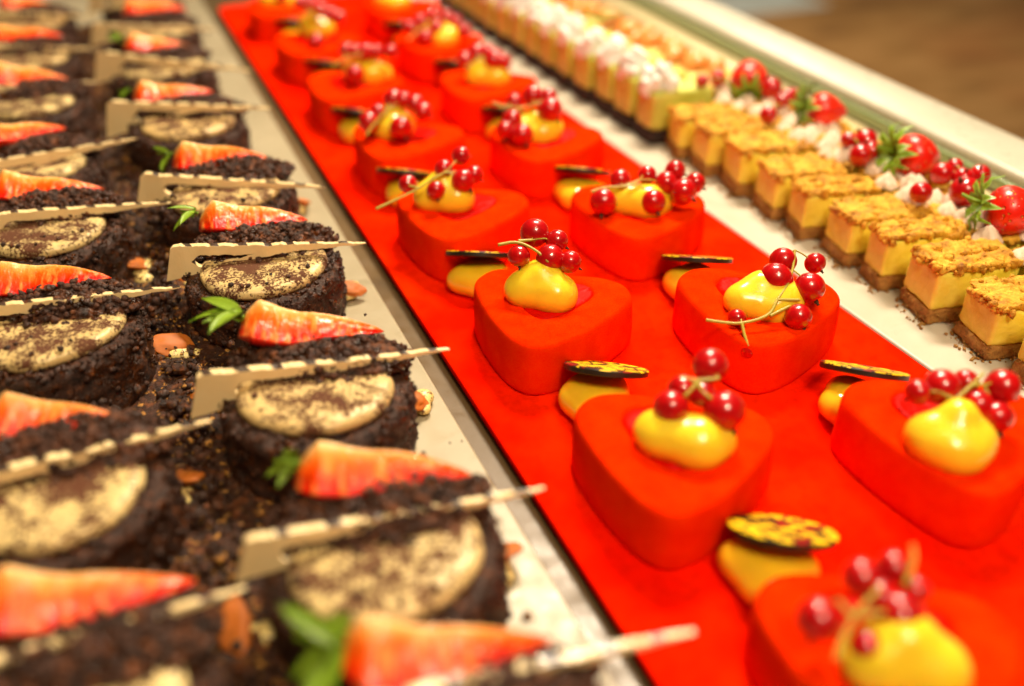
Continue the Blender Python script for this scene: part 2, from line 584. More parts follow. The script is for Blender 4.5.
def lobed(seed, blobs, h=1.0):
    """several soft lobes melted into one blob of custard"""
    bm = bmesh.new()
    c0 = Vector((0, 0, .35))
    def field(p):
        return sum(math.exp(-2.2 * ((p.x - x) ** 2 + (p.y - y) ** 2 + ((p.z - z) / .9) ** 2) / (r * r)) for x, y, z, r in blobs)
    rl = []
    nt, npz = 60, 22
    for i in range(npz):
        t = -.5 + (math.pi / 2 + .5 - .02) * i / (npz - 1)
        ring = []
        for k in range(nt):
            ph = 2 * math.pi * k / nt
            d = Vector((math.cos(t) * math.cos(ph), math.cos(t) * math.sin(ph), math.sin(t)))
            lo, hi = 0.1, 3.2
            for _ in range(13):
                m = (lo + hi) / 2
                if field(c0 + d * m) > .30:
                    lo = m
                else:
                    hi = m
            p = c0 + d * lo
            p += d * .03 * noise.noise(p * 1.8 + Vector((seed, 0, 0)))
            p.z = max(0, p.z * h)
            ring.append(p)
        rl.append(ring)
    rings(bm, rl)
    return tomesh(bm, 'custard_dollop')
ME = {}
ME['heart'] = heart_body()
ME['jelly'] = [heart_jelly(k) for k in range(3)]
ME['dollop'] = [lobed(1, [(-.62, .1, .5, 1.05), (.62, -.2, .45, 1.15), (.05, .3, 1.1, .75)]),
                lobed(2, [(-.8, .0, .45, 1.0), (.7, -.05, .5, 1.1), (-.1, .35, .9, .7), (.2, -.5, .3, .8)]),
                lobed(3, [(-.5, .15, .5, 1.1), (.65, .1, .5, 1.0), (.1, -.4, .4, 1.0), (.2, .3, 1.3, .6)]),
                lobed(4, [(-.75, .1, .5, 1.05), (.45, -.2, .5, 1.2), (1.1, .3, .3, .7)])]

def berry_mesh():
    bm = bmesh.new()
    bmesh.ops.create_uvsphere(bm, u_segments=28, v_segments=18, radius=1)
    for v in bm.verts:
        v.co.z *= .96
        d = Vector((v.co.x, v.co.y, 0)).length
        if v.co.z < 0 and d < .2:
            v.co.z += .05
    for f in bm.faces:
        f.smooth = True
    me = tomesh(bm, 'currant')
    bm = bmesh.new()
    # withered blossom end
    rl = []
    for s, z in ((.14, -.88), (.13, -1.0), (.07, -1.12), (.10, -1.22)):
        rl.append([Vector((s * math.cos(k) * (1 + .25 * (int(k * 2) % 2)), s * math.sin(k), z)) for k in [2 * math.pi * i / 9 for i in range(9)]])
    rings(bm, rl)
    return me, tomesh(bm, 'blossom_end')
ME['berry'], ME['blossom'] = berry_mesh()
def blossom(b):
    link('blossom_end', ME['blossom'], M['calyx'], b)

HEART_LABEL = {
 'M': ('nearest blurred red velvet heart cake, cut off by the bottom edge', 'blurred redcurrant sprig with yellow stem on the nearest heart cake'),
 'C': ('red velvet heart cake second from the front of the left heart row', 'sprig of five large redcurrants on second heart cake of the left row'),
 'A': ('red velvet heart cake third from the front of the left heart row, in sharp focus', 'tight sprig of five redcurrants, short pale stem, on the third heart of the left row'),
 'E': ('red velvet heart cake fourth from the front of the left heart row', 'redcurrant sprig whose long stem overhangs the left side of its heart cake'),
 'H': ('red velvet heart cake fifth from the front of the left heart row', 'redcurrants on the fifth heart cake of the left row'),
 'J': ('red velvet heart cake sixth from the front of the left heart row', 'straight line of redcurrants across the sixth heart cake of the left row'),
 'L': ('red velvet heart cake seventh from the front of the left heart row', 'blurred redcurrants on the seventh heart cake of the left row'),
 'P': ('farthest red velvet heart cake of the left row, cut by the top edge', 'blurred redcurrants on the farthest left heart cake at the top edge'),
 'D': ('front red velvet heart cake of the right row, cut off by the right edge', 'heavy cluster of redcurrants on the front heart of the right row'),
 'B': ('red velvet heart cake second from the front of the right heart row', 'redcurrant sprig with one berry hanging down the front of its heart cake'),
 'F': ('red velvet heart cake third in the right row, beside the white plate', 'wide sprig of eight redcurrants on the third heart of the right row'),
 'G': ('red velvet heart cake fourth from the front of the right heart row', 'redcurrant sprig with crossed stems on the fourth heart of the right row'),
 'I': ('red velvet heart cake fifth from the front of the right heart row', 'redcurrants behind a bright custard blob on the fifth right heart cake'),
 'K': ('red velvet heart cake sixth from the front of the right heart row', 'blurred pile of redcurrants on the sixth heart of the right row'),
 'Q': ('farthest red velvet heart cake of the right row, at the top edge', 'blurred redcurrants on the farthest right heart cake at the top edge'),
}
HEARTS = {
 'A': ((16.00,33.00),(0.00,0.95),((0.48,2.70,5.31,0.67),(-0.65,1.97,4.66,0.52),(1.30,1.92,5.08,0.53),(0.66,1.30,4.61,0.64),(1.44,0.75,4.50,0.52)),(((-1.53,2.43,5.21),(-0.59,2.23,5.32),(0.10,1.36,5.01),(0.30,0.76,4.74)),((-0.59,2.23,5.32),(0.03,2.02,5.35)))),
 'C': ((16.00,21.60),(0.36,0.27),((0.09,0.88,4.26,0.63),(1.84,-0.02,4.18,0.74),(2.16,1.59,5.10,0.65),(0.78,1.28,4.63,0.53),(1.38,0.83,4.52,0.49)),(((0.67,1.34,5.13),(1.20,0.99,5.07),(2.01,0.76,5.13)),((1.20,0.99,5.07),(1.14,0.67,4.89),(1.40,0.22,4.70)),((1.16,0.93,5.03),(0.53,0.71,4.77)))),
 'B': ((25.60,29.00),(-0.25,0.13),((0.38,0.28,4.00,0.75),(1.14,0.88,4.50,0.61),(1.57,-0.69,3.76,0.70),(2.48,0.20,4.44,0.47),(0.28,-1.73,3.09,0.59),(-2.21,-0.56,2.97,0.41),(-2.39,-2.02,2.16,0.43)),(((-3.82,-0.42,3.18),(-3.09,-0.87,3.10),(-2.41,-1.21,3.08),(-1.07,-1.41,3.28),(-0.39,-0.91,3.70),(0.28,-0.61,4.01),(1.03,-0.02,4.49),(1.62,0.76,5.04)),((-1.07,-1.41,3.28),(0.01,-1.38,3.54)),((-2.41,-1.21,3.08),(-2.60,-1.80,2.72),(-2.62,-2.17,2.52)),((-0.39,-0.91,3.70),(0.57,-1.33,3.70)))),
 'D': ((25.20,18.30),(0.24,-0.52),((0.84,0.97,4.48,0.65),(-0.08,1.17,4.37,0.46),(1.82,0.75,4.58,0.46),(2.97,0.06,4.48,0.65),(1.69,-0.09,4.11,0.57),(2.07,-0.71,3.86,0.60)),(((-0.26,-0.22,4.09),(0.68,0.13,4.49),(1.60,0.31,4.80),(2.28,0.48,5.05)),((0.68,0.13,4.49),(0.34,0.58,4.65)),((1.60,0.31,4.80),(2.04,0.12,4.80)))),
 'E': ((15.80,44.40),(-0.44,1.49),((0.98,2.17,5.15,0.52),(-0.20,1.81,4.69,0.51),(0.53,0.71,4.27,0.65),(1.23,0.80,4.48,0.51),(-1.07,0.81,3.96,0.51),(-2.39,1.77,4.16,0.51)),(((-4.64,0.61,3.54),(-3.21,0.69,3.91),(-1.99,0.81,4.24),(-1.19,1.04,4.55)),((-1.99,0.81,4.24),(-2.47,1.14,4.31)),((-1.19,1.04,4.55),(-0.32,1.12,4.79)))),
 'F': ((25.30,40.50),(0.08,0.50),((-0.75,1.25,4.26,0.57),(-2.21,0.46,3.51,0.73),(0.35,-0.64,3.51,0.67),(0.79,0.92,4.44,0.51),(1.55,0.07,4.16,0.62),(2.37,0.51,4.58,0.57),(2.18,-0.78,3.85,0.73),(3.06,-0.58,4.16,0.57)),(((-2.81,0.82,4.07),(-1.91,0.76,4.24),(-1.09,0.41,4.24),(-0.09,0.17,4.34)),((-1.09,0.41,4.24),(0.02,0.38,4.48)))),
 'G': ((24.90,52.40),(-0.08,1.40),((0.12,2.39,5.07,0.67),(0.74,0.99,4.46,0.80),(-1.88,1.31,4.04,0.66),(-1.70,0.06,3.41,0.72),(-2.59,0.83,3.62,0.59),(-1.23,2.48,4.81,0.54),(0.99,1.86,4.98,0.60)),(((-2.82,2.49,4.95),(-1.96,1.80,4.78),(-1.14,1.37,4.74),(-0.16,1.27,4.91)),((-2.37,1.34,4.44),(-1.32,1.29,4.65)))),
 'H': ((16.20,56.50),(-0.27,1.74),((0.15,2.00,4.87,0.61),(0.74,1.66,4.82,0.54),(1.38,1.06,4.65,0.60),(1.67,0.29,4.30,0.60),(-1.88,1.02,3.88,0.66),(-0.08,-0.23,3.63,0.73),(-1.09,1.48,4.30,0.53)),(((-2.49,-0.32,3.53),(-1.76,0.22,3.99),(-0.81,0.77,4.49)),)),
 'I': ((25.60,65.20),(0.54,0.74),((0.11,1.71,4.70,0.70),(1.09,0.61,4.34,0.85),(1.66,0.17,4.24,0.62),(-0.98,1.50,4.34,0.62),(0.86,1.48,4.75,0.62)),(((-1.44,0.30,4.10),(-0.26,0.56,4.51)),)),
 'J': ((15.80,69.00),(1.85,1.42),((0.55,1.94,4.92,0.54),(1.17,1.58,4.87,0.54),(1.92,1.16,4.82,0.62),(2.64,0.85,4.82,0.54),(3.64,0.42,4.82,0.54),(0.53,-0.36,3.70,0.69)),(((-1.00,0.44,4.27),(0.13,0.72,4.68),(1.16,0.66,4.88)),)),
 'K': ((26.20,78.10),(0.42,0.25),((-1.20,-0.42,3.27,0.79),(-1.03,1.30,4.22,0.62),(0.16,1.47,4.59,0.62),(1.27,0.88,4.53,0.62),(1.82,0.08,4.22,0.62),(2.21,-1.10,3.69,0.62),(-2.06,1.06,3.87,0.62),(0.13,0.13,3.87,0.71)),(((-2.81,-0.59,3.32),(-1.66,0.02,3.90),(-0.41,0.38,4.38)),)),
 'L': ((15.90,82.00),(1.14,3.03),((0.73,2.52,5.27,0.62),(1.43,1.77,5.03,0.62),(2.12,1.01,4.79,0.62),(2.64,0.33,4.55,0.62),(0.10,-1.45,3.18,0.69),(0.00,3.18,5.46,0.54)),(((-0.50,1.24,4.82),(0.59,1.23,5.06)),)),
 'M': ((15.80,11.30),(0.89,-0.46),((-0.96,1.13,4.15,0.60),(1.16,0.32,4.20,0.68),(0.75,1.51,4.74,0.52),(1.75,1.35,4.88,0.47),(-0.08,0.05,3.78,0.45),(0.96,0.91,4.47,0.49),(1.97,0.63,4.55,0.40)),(((-1.30,-0.06,3.94),(-0.89,0.26,4.20),(-0.32,0.57,4.50),(0.24,0.75,4.72),(0.80,0.87,4.91)),((-0.32,0.57,4.50),(-0.46,1.10,4.75)),((2.28,1.40,5.53),(2.13,1.05,5.31),(1.50,0.65,4.96)),((-0.11,0.53,4.53),(0.59,0.34,4.58)))),
 'P': ((15.70,96.50),(0.3,0.9),((0.2,1.9,4.6,0.62),(1.1,1.4,4.7,0.6),(-.9,1.2,4.2,0.6),(.5,-.2,3.6,.6)),(((-1.8,0.3,3.8),(-.5,.8,4.6),(.6,1.4,5.1)),)),
 'Q': ((26.90,92.00),(-.3,0.6),((0.2,1.9,4.6,0.62),(1.3,1.2,4.5,0.6),(-1.1,1.3,4.2,0.6),(.7,.2,3.9,.6)),(((-2.2,0.0,3.6),(-.6,.6,4.4),(.8,1.2,5.0)),)),
}

HS = {'M': (1.0, -.6), 'D': (1.45, -.1), 'B': (-.3, .1)}
TIP = math.atan2(-.84, -.54) + math.pi / 2            # every heart points its tip the same way
for i, (k, (c, dp, berries, stems)) in enumerate(HEARTS.items()):
    r = random.Random(100 + i)
    rz = TIP + r.uniform(-.07, .07)
    t = thing('heart_cake', HEART_LABEL[k][0], 'cake', (c[0] + HS.get(k, (0, 0))[0], c[1] + HS.get(k, (0, 0))[1] + .25, 0.02), (0, 0, rz), 'red heart cakes on the red tray')
    link('body', ME['heart'], M['velvet'], t)
    link('jelly', ME['jelly'][i % 3], M['jelly'], t)
    d = link('custard_dollop', ME['dollop'][[0, 3, 1, 2][i % 4]], M['custard'], t)
    loc = Matrix.Rotation(-rz, 3, 'Z') @ Vector((dp[0] - HS.get(k, (0, 0))[0], dp[1] - HS.get(k, (0, 0))[1] - .25, 0))
    d.location = (loc.x * S, loc.y * S, 2.5 * S)
    d.scale = (1.24, 1.24, 1.3)
    d.rotation_euler = (0, 0, -rz - R(23) + r.uniform(-.25, .25))
    sp = thing('redcurrant_sprig', HEART_LABEL[k][1], 'redcurrants', (c[0], c[1], 2.6), (0, 0, 0), 'redcurrant sprigs on the heart cakes')
    bm = bmesh.new()
    ends = []
    for q in stems:
        q = [Vector((a[0], a[1], a[2] - 2.6)) for a in q]
        tube(bm, q, .085, .06)
        ends += q
    for (x, y, z, rad) in berries:
        p = Vector((x, y, z - 2.6))
        e = min(ends, key=lambda a: (a - p).length) if ends else p + Vector((0, 0, 1))
        dirv = (e - p).normalized() if (e - p).length > .1 else Vector((0, 0, 1))
        b = link('berry', ME['berry'], M['currant'], sp, p, (0, 0, 0), True, rad * 1.07)
        # blossom end turned away from the stalk and a little toward the viewer's side
        ax = (dirv + Vector((.25, .55, .35))).normalized()
        b.rotation_euler = ax.to_track_quat('Z', 'Y').to_euler()
        blossom(b)
        if rad * .9 < (e - p).length < 2.2:
            mid = (e + p) / 2 + Vector((r.uniform(-.1, .1), r.uniform(-.1, .1), .12))
            tube(bm, [e, mid, p + (e - p).normalized() * rad * .85], .035, .045, 6)
    link('stem', tomesh(bm, 'stem'), M['stem'], sp)

# ------------------------------------------------------------------ mango gel drops and patterned chocolate discs
GEL = [  # centre of the gel, centre of the disc, label words
 ((16.9, 16.9), (17.7, 17.1), 'nearest, in front of the second heart of the left row'),
 ((15.9, 28.3), (16.7, 28.4), 'between the second and third hearts of the left row'),
 ((15.3, 40.3), (15.5, 40.7), 'between the third and fourth hearts of the left row'),
 ((15.2, 52.6), (15.2, 53.0), 'peeping out behind the fourth heart of the left row'),
 ((15.2, 64.8), (15.2, 65.2), 'behind the fifth heart of the left row'),
 ((15.9, 77.5), (16.0, 78.4), 'behind the sixth heart of the left row'),
 ((16.0, 91.5), (16.3, 93.0), 'behind the seventh heart of the left row'),
 ((26.3, 23.4), (27.2, 23.8), 'between the first and second hearts of the right row'),
 ((25.5, 35.2), (26.1, 35.6), 'between the second and third hearts of the right row'),
 ((25.2, 48.1), (25.8, 48.8), 'between the third and fourth hearts of the right row'),
 ((25.6, 60.6), (25.6, 61.0), 'behind the fourth heart of the right row'),
 ((26.2, 73.0), (26.2, 73.6), 'behind the fifth heart of the right row'),
 ((26.2, 86.0), (25.9, 87.5), 'behind the sixth heart of the right row'),
]
def disc_mesh():
    bm = bmesh.new()
    rl = []
    for s, z in ((1.55, 0), (1.86, 0), (1.9, .04), (1.9, .25), (1.86, .29)):
        rl.append([Vector((s * math.cos(2 * math.pi * k / 64), s * math.sin(2 * math.pi * k / 64), z)) for k in range(64)])
    rings(bm, rl)
    for f in bm.faces:
        zc = f.calc_center_median().z
        if zc > .26:
            f.material_index = 1
    me = tomesh(bm, 'chocolate_disc')
    return me
ME['disc'] = disc_mesh()
ME['gel'] = [dollop(41, 1.75, 1.6, 1.55, .03, .0, 0), dollop(47, 1.7, 1.6, 1.5, .02, .0, 0)]
for i, (g, d, w) in enumerate(GEL):
    r = random.Random(i)
    o = link('mango_gel_drop', ME['gel'][i % 2], M['mango'], None, (g[0] + .2, g[1] - .1, 0.01), (0, 0, r.random() * 6))
    tag(o, 'amber gel drop ' + w, 'gel drop', 'amber gel drops between the heart cakes')
    # the disc leans back: near edge up, long axis across the row
    o = link('chocolate_disc', ME['disc'], [M['darkchoc'], M['pattern']], None, (d[0] + .2, d[1] + .4, 1.5), (0, 0, 0), False)
    e = Matrix.Rotation(R(-23 + r.uniform(-5, 5)), 3, 'Z') @ Matrix.Rotation(R(r.uniform(5, 9)), 3, 'Y') @ Matrix.Rotation(R(-27 + r.uniform(-2, 2) if i else -29), 3, 'X') @ Matrix.Rotation(r.random() * 6, 3, 'Z')
    o.rotation_euler = e.to_euler()
    tag(o, 'flecked chocolate disc ' + w, 'chocolate disc', 'patterned chocolate discs resting on the gel drops')

# ------------------------------------------------------------------ chocolate cakes
RC = 3.5
def sponge_mesh(seed):
    bm = bmesh.new()
    r = random.Random(seed)
    rl = []
    n = 150
    prof = [(.93, 0), (.985, .12), (1.0, .4)] + [(1.0 + .012 * math.sin(k * 1.7), .4 + k * .28) for k in range(1, 9)] + [(.985, 2.85), (.95, 3.0), (.88, 3.06), (.7, 3.08), (.45, 3.1), (.2, 3.1), (.05, 3.1)]
    for s, z in prof:
        ring = []
        for k in range(n):
            a = 2 * math.pi * k / n
            p = Vector((RC * s * math.cos(a), RC * s * math.sin(a), z))
            d = fbm(Vector((p.x * .9 + seed * 9, p.y * .9, p.z * 1.1)), 4) * .16 - max(0, noise.noise(p * 1.7 + Vector((seed * 5, 0, 0)))) * .18
            nn = Vector((math.cos(a), math.sin(a), 0)) if s > .9 else Vector((0, 0, 1))
            ring.append(p + nn * d)
        rl.append(ring)
    rings(bm, rl, cap0=False)
    pts = []
    for _ in range(420):
        a = r.random() * 6.283
        z = r.random() ** .6 * 3.05
        pts.append(Vector((RC * 1.005 * math.cos(a), RC * 1.005 * math.sin(a), z)))
    for _ in range(260):
        a = r.random() * 6.283
        q = RC * (1 - .2 * r.random() ** 1.5)
        pts.append(Vector((q * math.cos(a), q * math.sin(a), 3.1 + .05 * r.random())))
    add_crumbs(bm, pts, .08, .34, 0, r)
    return tomesh(bm, 'sponge')
def cream_disc(seed):
    bm = bmesh.new()
    rl = []
    n = 110
    for s, z in ((.92, 3.02), (.985, 3.06), (1.0, 3.2), (.995, 3.33), (.97, 3.45), (.93, 3.53), (.85, 3.58), (.7, 3.61), (.5, 3.62), (.3, 3.62), (.1, 3.62)):
        ring = []
        for k in range(n):
            a = 2 * math.pi * k / n
            w = 1 + .025 * math.cos(3 * a + seed) + .03 * noise.noise(Vector((math.cos(a) * 2.2, math.sin(a) * 2.2, seed * 3)))
            p = Vector((3.0 * s * w * math.cos(a), 2.95 * s * w * math.sin(a) - .15, z))
            if s < .95:
                p.z += .06 * fbm(Vector((p.x * .8, p.y * .8, seed)), 2)
            ring.append(p)
        rl.append(ring)
    rings(bm, rl)
    return tomesh(bm, 'cream_disc')
def crumb_pile(seed):
    """mound of chocolate crumbs over the rear half of the cream"""
    bm = bmesh.new()
    r = random.Random(seed + 50)
    def hgt(x, y):
        q = (x / 3.3) ** 2 + ((y - 1.45) / 1.6) ** 2
        return max(0, 1 - q) ** .6 * .85
    rl = []
    n = 110
    for s in (1.0, .97, .92, .86, .8, .74, .68, .62, .55, .48, .4, .32, .25, .16, .08):
        ring = []
        for k in range(n):
            a = 2 * math.pi * k / n
            x, y = 3.3 * s * math.cos(a), 1.45 + 1.6 * s * math.sin(a)
            z = 3.42 + hgt(x, y) + .3 * fbm(Vector((x * 1.1, y * 1.1, seed * 4)), 4)
            ring.append(Vector((x, y, z)))
        rl.append(ring)
    rings(bm, rl, cap0=False)
    pts = []
    for _ in range(1100):
        a, q = r.random() * 6.283, math.sqrt(r.random()) * 1.03
        x, y = 3.4 * q * math.cos(a), 1.45 + 1.7 * q * math.sin(a)
        pts.append(Vector((x, y, 3.45 + hgt(x, y) + r.random() * .15)))
    for _ in range(40):         # strays on the cream
        a, q = r.random() * 6.283, math.sqrt(r.random()) * 2.7
        pts.append(Vector((q * math.cos(a), q * math.sin(a), 3.64)))
    add_crumbs(bm, pts, .07, .44, 0, r)
    return tomesh(bm, 'crumb_pile')
ME['sponge'] = [sponge_mesh(k) for k in range(3)]
ME['cdisc'] = [cream_disc(k) for k in range(3)]
ME['pile'] = [crumb_pile(k) for k in range(3)]

def strawberry_wedge(seed, L=5.9, Rm=1.85):
    """lengthwise quarter: pale core edge on top, cut face to the front, skin underneath"""
    bm = bmesh.new()
    uvl = bm.loops.layers.uv.new('UVMap')
    r = random.Random(seed)
    nu, nv = 48, 16
    def rad(u):
        return Rm * (min(1, (u / .16)) ** .5 if u < .16 else 1) * (1 - max(0, (u - .16) / .84) ** 1.25) ** .75 + .02
    def core(u):
        return .95 * rad(u) * (1 - .1 * u) - .25 * math.exp(-((u - .38) / .18) ** 2) - .18 * Rm * (1 - u)
    cut, skin = [], []
    rows = []
    bend = r.uniform(-.35, .35)
    for i in range(nu + 1):
        u = i / nu
        x = (u - .42) * L
        Ru = rad(u)
        zc = core(u)
        ap = Vector((x, .1 + bend * (u - .4) ** 2 * 3, zc))
        a0, a1 = R(-90 - 62), R(-90 + 40)        # sector opens downward; -y is the front
        def arc(a):
            return Vector((x, ap.y - math.cos(a) * 0, 0)) + Vector((0, math.cos(a) * Ru, zc + math.sin(a) * Ru))
        row = []
        for j in range(nv + 1):                     # front cut face: core -> rim
            v = j / nv
            p = ap.lerp(arc(a0), v)
            p += Vector((0, -.05, .06)) * noise.noise(Vector((u * 22, v * 3, seed)))
            row.append((p, u, v))
        for j in range(1, nv + 1):                  # skin
            row.append((arc(a0 + (a1 - a0) * j / nv), u, 1.0))
        for j in range(1, nv):                      # rear cut face
            v = 1 - j / nv
            row.append((ap.lerp(arc(a1), v), u, v))
        rows.append(row)
    vs = [[bm.verts.new(p) for p, _, _ in row] for row in rows]
    m = len(vs[0])
    for i in range(nu):
        for j in range(m):
            k = (j + 1) % m
            f = bm.faces.new((vs[i][j], vs[i][k], vs[i + 1][k], vs[i + 1][j]))
            f.material_index = 1 if nv <= j < 2 * nv else 0
            info = {vs[i][j]: rows[i][j], vs[i][k]: rows[i][k], vs[i + 1][k]: rows[i + 1][k], vs[i + 1][j]: rows[i + 1][j]}
            for lp in f.loops:
                _, u, v = info[lp.vert]
                lp[uvl].uv = (u, v)
    for ring, u in ((vs[0], 0), (vs[-1], 1)):
        f = bm.faces.new(ring)
        f.material_index = 1
    return tomesh(bm, 'strawberry_flesh')
def leaf_mesh(bm, L, W, base, yaw, pitch, curl):
    M3 = Matrix.Rotation(yaw, 3, 'Z') @ Matrix.Rotation(-pitch, 3, 'Y')
    rows = []
    for i in range(9):
        u = i / 8
        w = W * math.sin(math.pi * min(1, .08 + u * .92)) ** .8 * (1 - .25 * u)
        z = -curl * u * u * L
        rows.append([base + M3 @ Vector((u * L, s * w * .5, z + .12 * abs(s) * W)) for s in (-1, -.5, 0, .5, 1)])
    v = [[bm.verts.new(p) for p in row] for row in rows]
    for a, b in zip(v, v[1:]):
        for j in range(4):
            bm.faces.new((a[j], a[j + 1], b[j + 1], b[j]))
def leaves_mesh(seed, n=5, L=1.6, W=.7):
    bm = bmesh.new()
    r = random.Random(seed)
    for k in range(n):
        leaf_mesh(bm, L * r.uniform(.7, 1.15), W * r.uniform(.8, 1.2), Vector((0, r.uniform(-.2, .2), r.uniform(-.1, .2))),
                  math.pi + (k - (n - 1) / 2) * .62 + r.uniform(-.2, .2), r.uniform(-.55, .55), r.uniform(.1, .6))
    tube(bm, [(0.1, 0, 0), (-.5, .05, .15), (-.9, .15, .2)], .1, .07)
    bmesh.ops.solidify(bm, geom=list(bm.faces), thickness=.03)
    return tomesh(bm, 'leaves')
ME['wedge'] = [strawberry_wedge(k) for k in range(4)]
ME['leaves'] = [leaves_mesh(k) for k in range(4)]

def spike_mesh(L=10.2, h=1.95, hx0=1.5, hx1=4.8, thick=.36, seed=0):
    bm = bmesh.new()
    top, cols = [], 64
    def bot(u):
        x = u * L
        return -h + (h - .5) * min(1, u / .55) if u < .55 else -.5 + .42 * (u - .55) / .45
    up, lo = [], []
    for i in range(cols + 1):
        u = (i / cols)
        x = u * L
        b = bot(u)
        tp = -.16 * max(0, (.02 - u) / .02) - .04 * max(0, (u - .93) / .07)
        zc = (-.2 + b) / 2
        lobe = max(0, 1 - ((x - (hx0 + hx1) / 2) / ((hx1 - hx0) / 2)) ** 2) ** .5
        hh = max(0, (-.5 - (b + .3)) / 2) * min(1, lobe * 1.6)
        if zc < b + .02 or u > .6:
            zc = (tp + b) / 2
        ht, hb = min(tp, zc + hh), zc - hh
        sl = .45 * (1 - u) ** 8
        def P(z):
            return (x + sl * (1 + z / h), 0, z)
        up.append((P(tp), P(ht)))
        lo.append((P(hb), P(b)))
    for strip in (up, lo):
        vv = [(bm.verts.new(a), bm.verts.new(b)) for a, b in strip]
        for a, b in zip(vv, vv[1:]):
            bm.faces.new((a[0], a[1], b[1], b[0]))
    bmesh.ops.remove_doubles(bm, verts=bm.verts, dist=.002)
    bmesh.ops.recalc_face_normals(bm, faces=bm.faces)
    ret = bmesh.ops.extrude_face_region(bm, geom=list(bm.faces))
    bmesh.ops.translate(bm, verts=[v for v in ret['geom'] if isinstance(v, bmesh.types.BMVert)], vec=(0, thick, 0))
    bmesh.ops.recalc_face_normals(bm, faces=bm.faces)
    for v in bm.verts:      # the plaque thins toward its point
        u = v.co.x / L
        v.co.y = (v.co.y - thick / 2) * (1 - .55 * u ** 3)
        wob = noise.noise(Vector((v.co.x * .9, seed * 5, 0))), noise.noise(Vector((v.co.x * 1.6, v.co.z * .8, seed * 5 + 9)))
        v.co.y += .10 * wob[0] + (.35 * (seed % 3 - 1)) * (u - .5) ** 2
        v.co.z += .07 * wob[1] + .05 * noise.noise(Vector((v.co.x * 5, seed, 2)))
    for f in bm.faces:
        f.normal_update()
        if f.normal.z > .6:
            f.material_index = 1
    me = bpy.data.meshes.new('spike')
    bm.transform(Matrix.Scale(S, 4))
    bm.to_mesh(me)
    bm.free()
    return me
ME['spike'] = [spike_mesh(10.2, 1.95, 1.5, 4.8, .36, 0), spike_mesh(10.2, 1.75, 1.3, 4.2, .32, 1), spike_mesh(10.2, 2.1, 1.7, 5.2, .38, 2), spike_mesh(10.2, 1.9, 1.4, 4.6, .34, 4)]
ME['spike_tall'] = [spike_mesh(10.4, 2.6, 1.9, 6.2, .4, 3)]

RIGHT = [   # cake centre, strawberry centre, spike left end -> tip, wedge variant, leaves?, tall?, label
 ((4.6, 12.6), (4.4, 16.1), (-.2, 15.0), (11.4, 13.6), 0, 1, 0, 'nearest'),
 ((4.5, 20.6), (4.9, 23.8), (-.1, 21.7), (10.1, 20.7), 1, 1, 0, 'second'),
 ((4.4, 30.4), (4.6, 33.6), (-.35, 31.3), (10.1, 30.1), 2, 1, 0, 'third'),
 ((4.4, 42.0), (4.3, 45.3), (-.1, 43.0), (9.4, 40.5), 3, 1, 0, 'fourth'),
 ((4.1, 51.4), (4.0, 54.6), (-.7, 53.1), (9.3, 48.7), 1, 1, 0, 'fifth'),
 ((3.3, 64.3), (2.6, 67.8), (-1.8, 66.4), (8.7, 62.0), 2, 1, 1, 'sixth'),
 ((3.2, 77.6), (2.9, 80.6), (-1.9, 79.6), (9.2, 72.4), 0, 1, 1, 'seventh'),
 ((3.4, 90.0), (3.6, 93.4), (-1.9, 89.3), (8.2, 84.7), 3, 0, 0, 'eighth'),
 ((3.4, 102.0), (3.4, 105.0), (-1.7, 101.5), (8.2, 97.5), 1, 0, 0, 'farthest'),
]
LEFT = [
 ((-5.0, 18.6), (-4.6, 21.9), (-9.8, 19.9), (0.1, 20.2), 2, 0, 0, 'nearest'),
 ((-5.2, 28.2), (-5.0, 31.3), (-9.8, 28.2), (0.2, 28.5), 3, 0, 0, 'second'),
 ((-5.3, 39.2), (-5.4, 42.6), (-9.6, 40.5), (0.3, 39.2), 1, 0, 0, 'third'),
 ((-5.4, 50.4), (-5.6, 53.6), (-9.0, 50.6), (0.9, 49.6), 0, 0, 0, 'fourth'),
 ((-6.2, 59.8), (-7.0, 63.0), (-9.9, 58.0), (0.0, 59.8), 2, 0, 0, 'fifth'),
 ((-6.4, 72.6), (-6.6, 75.9), (-11.5, 74.1), (-1.6, 74.2), 3, 0, 0, 'sixth'),
 ((-6.8, 84.6), (-7.0, 88.0), (-11.3, 86.3), (-1.3, 83.5), 1, 0, 0, 'seventh'),
 ((-6.8, 97.0), (-7.0, 100.0), (-11.2, 98.6), (-1.0, 95.4), 0, 0, 0, 'eighth'),
]
